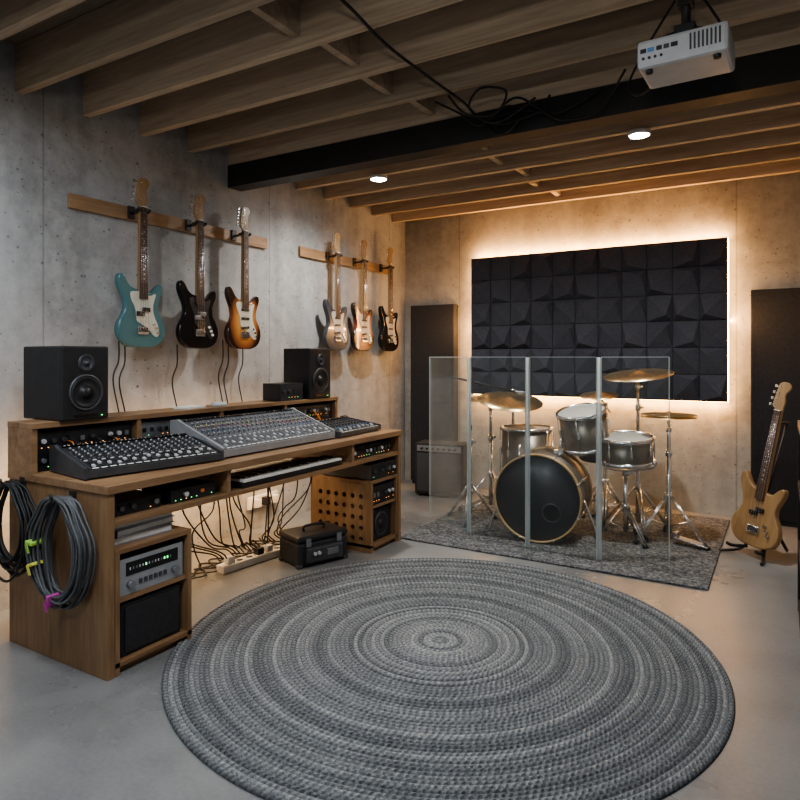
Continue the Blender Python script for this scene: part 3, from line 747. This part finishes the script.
for sx in(-1,1):
    B().tube([(sx*.28,-.02,.03),(sx*.36,-.20,.05),(sx*.38,-.305,.06)],.009,chrome,n=4).done('spur',e)
B().cyl((.10,.285,-.04),(.12,.40,-.06),.012,chrome).cyl((.12,.40,-.06),(.17,.43,-.06),.010,chrome).box((.10,.29,-.04),(.07,.03,.06),chrome,bev=.005).done('tom_mount',e)
drum('rack tom with satin shell mounted above the kick drum','tom_drum',(2.175,4.56,.775),(R(14),R(-6),0),.325,.26,shellm,chrome,headw,headw,6)
e=drum('floor tom with satin shell on chrome legs','floor_tom',(1.665,4.80,.545),(0,0,0),.38,.37,shellm,chrome,headw,headw,8)
for k in range(3):
    a=2*math.pi*k/3+.6; M=Matrix.Rotation(a,4,'Z')
    B().tube([(.205,0,.08),(.205,0,-.35),(.22,0,-.40),(.24,0,-.525)],.007,chrome,n=3,M=M).cyl((.24,0,-.533),(.24,0,-.51),.013,rubber,M=M,seg=10).done('leg',e)
drum('shallow snare drum on a chrome basket stand','snare_drum',(2.45,4.60,.645),(R(6),0,0),.35,.17,shellm,chrome,headw,headw,8)
def tripod(e,h,r=.25,lo=.26,ph=.5):
    for k in range(3):
        a=2*math.pi*k/3+ph; M=Matrix.Rotation(a,4,'Z')
        b=B()
        for s in(-.010,.010): b.cyl((.014,s,lo),(r,s,.022),.0065,chrome,seg=8,M=M); b.cyl((.012,s,lo*.35),(r*.55,s,lo*.50),.005,chrome,seg=8,M=M)
        b.cyl((r-.012,0,.026),(r+.014,0,.004),.018,rubber,seg=10,M=M)
        b.done('leg',e)
    B().cyl((0,0,.06),(0,0,min(h,.62)),.0165,chrome).cyl((0,0,lo-.02),(0,0,lo+.02),.025,chrome).cyl((0,0,min(h,.62)-.03),(0,0,min(h,.62)+.01),.023,chrome).box((.028,0,min(h,.62)-.01),(.038,.010,.02),chrome,bev=.003).done('lower_tube',e)
def cstand(lbl,loc,h,rot=0,boom=None,r=.26,name='cymbal_stand'):
    e=thing(name,lbl,'stand',loc,(0,0,rot)); tripod(e,h,r,.32)
    b=B(); 
    if boom:
        hj=boom[3]; b.cyl((0,0,.6),(0,0,hj),.012,chrome); b.cyl((-.018,0,hj),(.018,0,hj),.022,chrome)
        p=Vector((boom[0],boom[1],boom[2])); q=Vector((0,0,hj)); dd=(p-q).normalized()
        b.cyl(q-dd*.14,p,.008,chrome); b.cyl(p,p+Vector((0,0,.045)),.004,chrome); b.cyl(p+Vector((0,0,.028)),p+Vector((0,0,.045)),.010,rubber)
    else:
        b.cyl((0,0,.6),(0,0,h-.02),.012,chrome); b.cyl((0,0,h-.02),(0,0,h+.04),.005,chrome); b.cyl((0,0,h+.02),(0,0,h+.04),.011,rubber); b.cyl((0,0,h-.10),(0,0,h-.07),.019,chrome); b.box((.02,0,h-.085),(.03,.01,.014),chrome,bev=.003)
        if h>1: b.cyl((0,0,.88),(0,0,.92),.019,chrome); b.box((.022,0,.90),(.035,.009,.016),chrome,bev=.003)
    b.done('upper_tube',e); return e
def cymbal(lbl,loc,r,rot=(0,0,0),name='cymbal',group=None):
    b=B(); b.lathe([(.006,.020),(r*.08,.019),(r*.15,.012),(r*.19,.006),(r*.6,-.004),(r,-.016),(r,-.0175),(r*.6,-.0055),(r*.19,.0045),(r*.14,.010),(.006,.018)],brass,seg=56)
    return b.done(name,loc=loc,rot=rot,label=lbl,cat_='cymbal',group=group)
cstand('tall chrome tripod stand holding a ride cymbal',(2.475,4.90,.012),1.14,.4)
cymbal('large brass ride cymbal on a chrome stand',(2.475,4.90,1.165),.245,(R(10),R(-3),0))
e=cstand('chrome hi hat stand with tripod legs and pedal',(2.71,4.72,.012),.855,1.3,None,.25)
B().box((0,-.16,.03),(.075,.22,.012),chrome,rot=(.12,0,0),bev=.003).box((0,-.05,.045),(.06,.03,.07),chrome,bev=.005).done('pedal',e)
cymbal('top brass hi hat cymbal',(2.71,4.72,.885),.18,(0,0,0),'hi_hat_cymbal','hi hat pair')
cymbal('bottom brass hi hat cymbal',(2.71,4.72,.868),.18,(R(180),0,0),'hi_hat_cymbal','hi hat pair')
cstand('chrome straight stand holding a crash cymbal',(1.33,4.88,.012),.93,.9,None,.25)
cymbal('brass crash cymbal on a straight stand',(1.33,4.88,.955),.19,(R(8),0,0))
cymbal('brass crash cymbal over the floor tom',(1.575,4.68,.955),.25,(R(11),R(9),0))
cstand('tall chrome boom stand behind the floor tom',(1.47,5.02,.012),.9,0,(.10,-.33,.915,.99),.2)
cstand('chrome boom stand holding a high crash cymbal',(2.22,5.0,.012),1.0,.2,(-.04,-.16,.98,.90),.2)
cymbal('small brass splash cymbal on a boom stand',(2.21,4.84,1.01),.14,(R(10),0,0))
e=thing('microphone_stand','chrome boom microphone stand pointed at the kit','microphone stand',(1.30,4.54,.012),(0,0,.3))
tripod(e,.62,.2,.28)
B().cyl((0,0,.6),(0,0,1.08),.011,chrome).cyl((0,0,.7),(0,0,.74),.016,steel).cyl((-.02,0,1.08),(.02,0,1.08),.018,steel).done('pole',e)
B().cyl((-.12,-.02,1.11),(.34,.05,1.0),.008,steel).done('boom_arm',e)
B().cyl((.34,.05,1.0),(.43,.065,.985),.012,mgrey,r1=.02).sph((.44,.067,.982),.024,dgrey).done('microphone',e)
e=thing('snare_stand','chrome basket stand under the snare drum','drum stand',(2.45,4.60,.012)); tripod(e,.48,.19,.24,1.4)
b=B()
for k in range(3):
    a=2*math.pi*k/3; M=Matrix.Rotation(a,4,'Z'); b.tube([(0,0,.48),(.1,0,.495),(.185,0,.52),(.198,0,.565)],.006,chrome,n=3,M=M)
b.done('basket',e)
e=thing('drum_throne','black padded drum stool behind the kit','stool',(2.10,5.34,.012)); tripod(e,.42,.2,.24)
B().lathe([(0,.42),(.15,.42),(.17,.44),(.17,.49),(.14,.51),(0,.512)],blackm).done('seat',e)
# ------------------------------------------------------------ drum shield
pts=[(.96,4.50),(1.45,4.195),(1.93,4.075),(2.40,4.05),(2.79,4.27)]
e=thing('drum_shield','clear acrylic folding drum shield in front of the kit','screen',(0,0,.0125))
for i in range(4):
    a=Vector((*pts[i],0)); c=Vector((*pts[i+1],0)); d=c-a; L=d.length; an=math.atan2(d.y,d.x)
    B().box((0,0,.635),(L-.03,.006,1.26),acr,bev=.0).box((-(L-.03)/2,0,.635),(.005,.0075,1.262),acr2).box(((L-.03)/2,0,.635),(.005,.0075,1.262),acr2).box((0,0,1.267),(L-.03,.0075,.005),acr2).done('panel',e,loc=(a+c)/2,rot=(0,0,an))
for i,p in enumerate(pts[1:-1]):
    B().cyl((0,0,.005),(0,0,1.265),.009,acr2,seg=12).box((0,0,.635),(.030,.005,1.25),acr2).done('hinge',e,loc=(*p,0))
# ------------------------------------------------------------ projector
e=thing('projector','white video projector hanging from a ceiling mount','projector',(3.08,2.50,2.31),(0,0,R(-2)))
B().bx(-.148,.148,-.10,.12,0,.10,lgrey,.014).done('body',e)
v0=B().bx(-.003,.003,-.0015,.0015,-.028,.028,dgrey).done('vent_slot',e,loc=(.03,-.1,.055))
for i in range(1,8): rep(v0,(.03+i*.013,-.1,.055),e)
v1=B().bx(-.0015,.0015,-.005,.005,-.028,.028,dgrey).done('vent_slot',e,loc=(-.148,-.05,.05))
for i in range(1,6): rep(v1,(-.148,-.05+i*.02,.05),e)
for i,(x,w_) in enumerate(((-.125,.02),(-.10,.022),(-.072,.018),(-.048,.018),(-.022,.022))): B().bx(x-w_/2,x+w_/2,-.1015,-.099,.052,.067,[black,blue,black,dgrey,black][i]).done('port',e)
for x in(-.125,-.105,-.085,-.065): B().cyl((x,-.099,.032),(x,-.103,.032),.005,black,seg=10).done('port',e)
B().cyl((-.08,.12,.05),(-.08,.145,.05),.036,dgrey,seg=24).cyl((-.08,.145,.05),(-.08,.147,.05),.03,lens,seg=24).done('lens',e)
for x in(-.11,.11): B().cyl((x,-.07,-.012),(x,-.07,.002),.012,black,seg=12).done('foot',e)
b=B(); b.cyl((0,0,.13),(0,0,.45),.016,steel); b.cyl((0,0,.435),(0,0,.45),.06,steel,seg=24)
for sx in(-1,1):
    for sy in(-1,1): b.cyl((0,0,.15),(sx*.08,sy*.07,.098),.007,steel,seg=8)
b.box((0,0,.14),(.07,.07,.03),steel,bev=.003); b.box((0,.0,.25),(.05,.05,.05),steel,bev=.003); b.done('ceiling_mount',e)
def cab(pts_,r=.006,l='black cable running under the ceiling joists'):
    B().tube(pts_,r,rubber,seg=8,n=8).done('ceiling_cable',label=l,cat_='cable',group='ceiling cables')
cab([(1.96,1.3,2.63),(1.95,1.95,2.628),(1.93,2.3,2.61),(1.93,2.7,2.615),(1.96,3.0,2.60),(2.0,3.18,2.56),(2.2,3.22,2.58),(2.4,3.2,2.52),(2.6,3.22,2.60)],.007)
cab([(2.0,3.235,2.62),(2.03,3.22,2.50),(2.12,3.2,2.47),(2.2,3.22,2.56),(2.12,3.23,2.62),(2.02,3.22,2.58),(2.1,3.2,2.52),(2.3,3.21,2.55),(2.35,3.225,2.63)],.006)
cab([(1.8,3.0,2.63),(1.9,3.1,2.58),(1.98,3.19,2.53),(2.2,3.1,2.60),(2.3,3.19,2.56),(2.42,3.2,2.48),(2.6,3.22,2.50),(2.75,3.1,2.62)],.006)
cab([(1.93,2.9,2.60),(1.98,3.0,2.53),(2.12,3.05,2.52),(2.2,3.0,2.60),(2.08,2.95,2.62),(1.98,3.05,2.57),(2.1,3.12,2.50),(2.3,3.15,2.60)],.006)
cab([(3.0,2.615,2.355),(2.88,2.72,2.34),(2.83,2.78,2.42),(2.9,2.76,2.54),(3.03,2.6,2.62)],.005,'black cable looping from the projector')
cab([(3.1,2.62,2.365),(3.2,2.7,2.46),(3.15,2.62,2.57),(3.1,2.55,2.62)],.005,'black cable looping from the projector')
# ------------------------------------------------------------ bookshelf at the right wall
BY=3.02
e=thing('bookshelf','low dark bookshelf with oak top filled with books','bookshelf',(3.445,BY,0))
X,Y,Hh=.33,.80,.93
B().bx(0,X,0,Y,Hh,Hh+.03,W_desk,.002).done('top',e)
for y in(0,Y-.025): B().bx(0,X,y,y+.025,0,Hh,black).done('side',e)
for z in(.04,.34,.64): B().bx(0,X,.025,Y-.025,z,z+.02,black).done('shelf',e)
B().bx(X-.01,X,.025,Y-.025,.06,Hh,black).done('back',e)
cols=[orange,blue,paper,pink,black,cream,green,mgrey]
for z in(.06,.36,.66):
    y=.04
    while y<Y-.08:
        w=random.uniform(.02,.045); h=random.uniform(.17,.24)
        B().bx(0,.17,0,w*.94,0,h,random.choice(cols),.001).done('book',loc=(3.46,BY+y,z+.0005),label='upright book on the low bookshelf',cat_='book',group='books on the bookshelf')
        y+=w
# ------------------------------------------------------------ world + camera
w=bpy.data.worlds.new('w'); SC.world=w; w.use_nodes=True; w.node_tree.nodes['Background'].inputs[0].default_value=(.5,.55,.6,1); w.node_tree.nodes['Background'].inputs[1].default_value=.05
try: SC.view_settings.look='AgX - Medium High Contrast'
except Exception as ex: print(ex)
cam=bpy.data.cameras.new('cam'); cam.lens=28.8; cam.sensor_width=36; cam.shift_y=-43/800; cam.clip_start=.05
co=bpy.data.objects.new('camera',cam); COL.objects.link(co); co.location=(3.375,0,1.28); co.rotation_euler=(R(90),0,R(30.8)); SC.camera=co
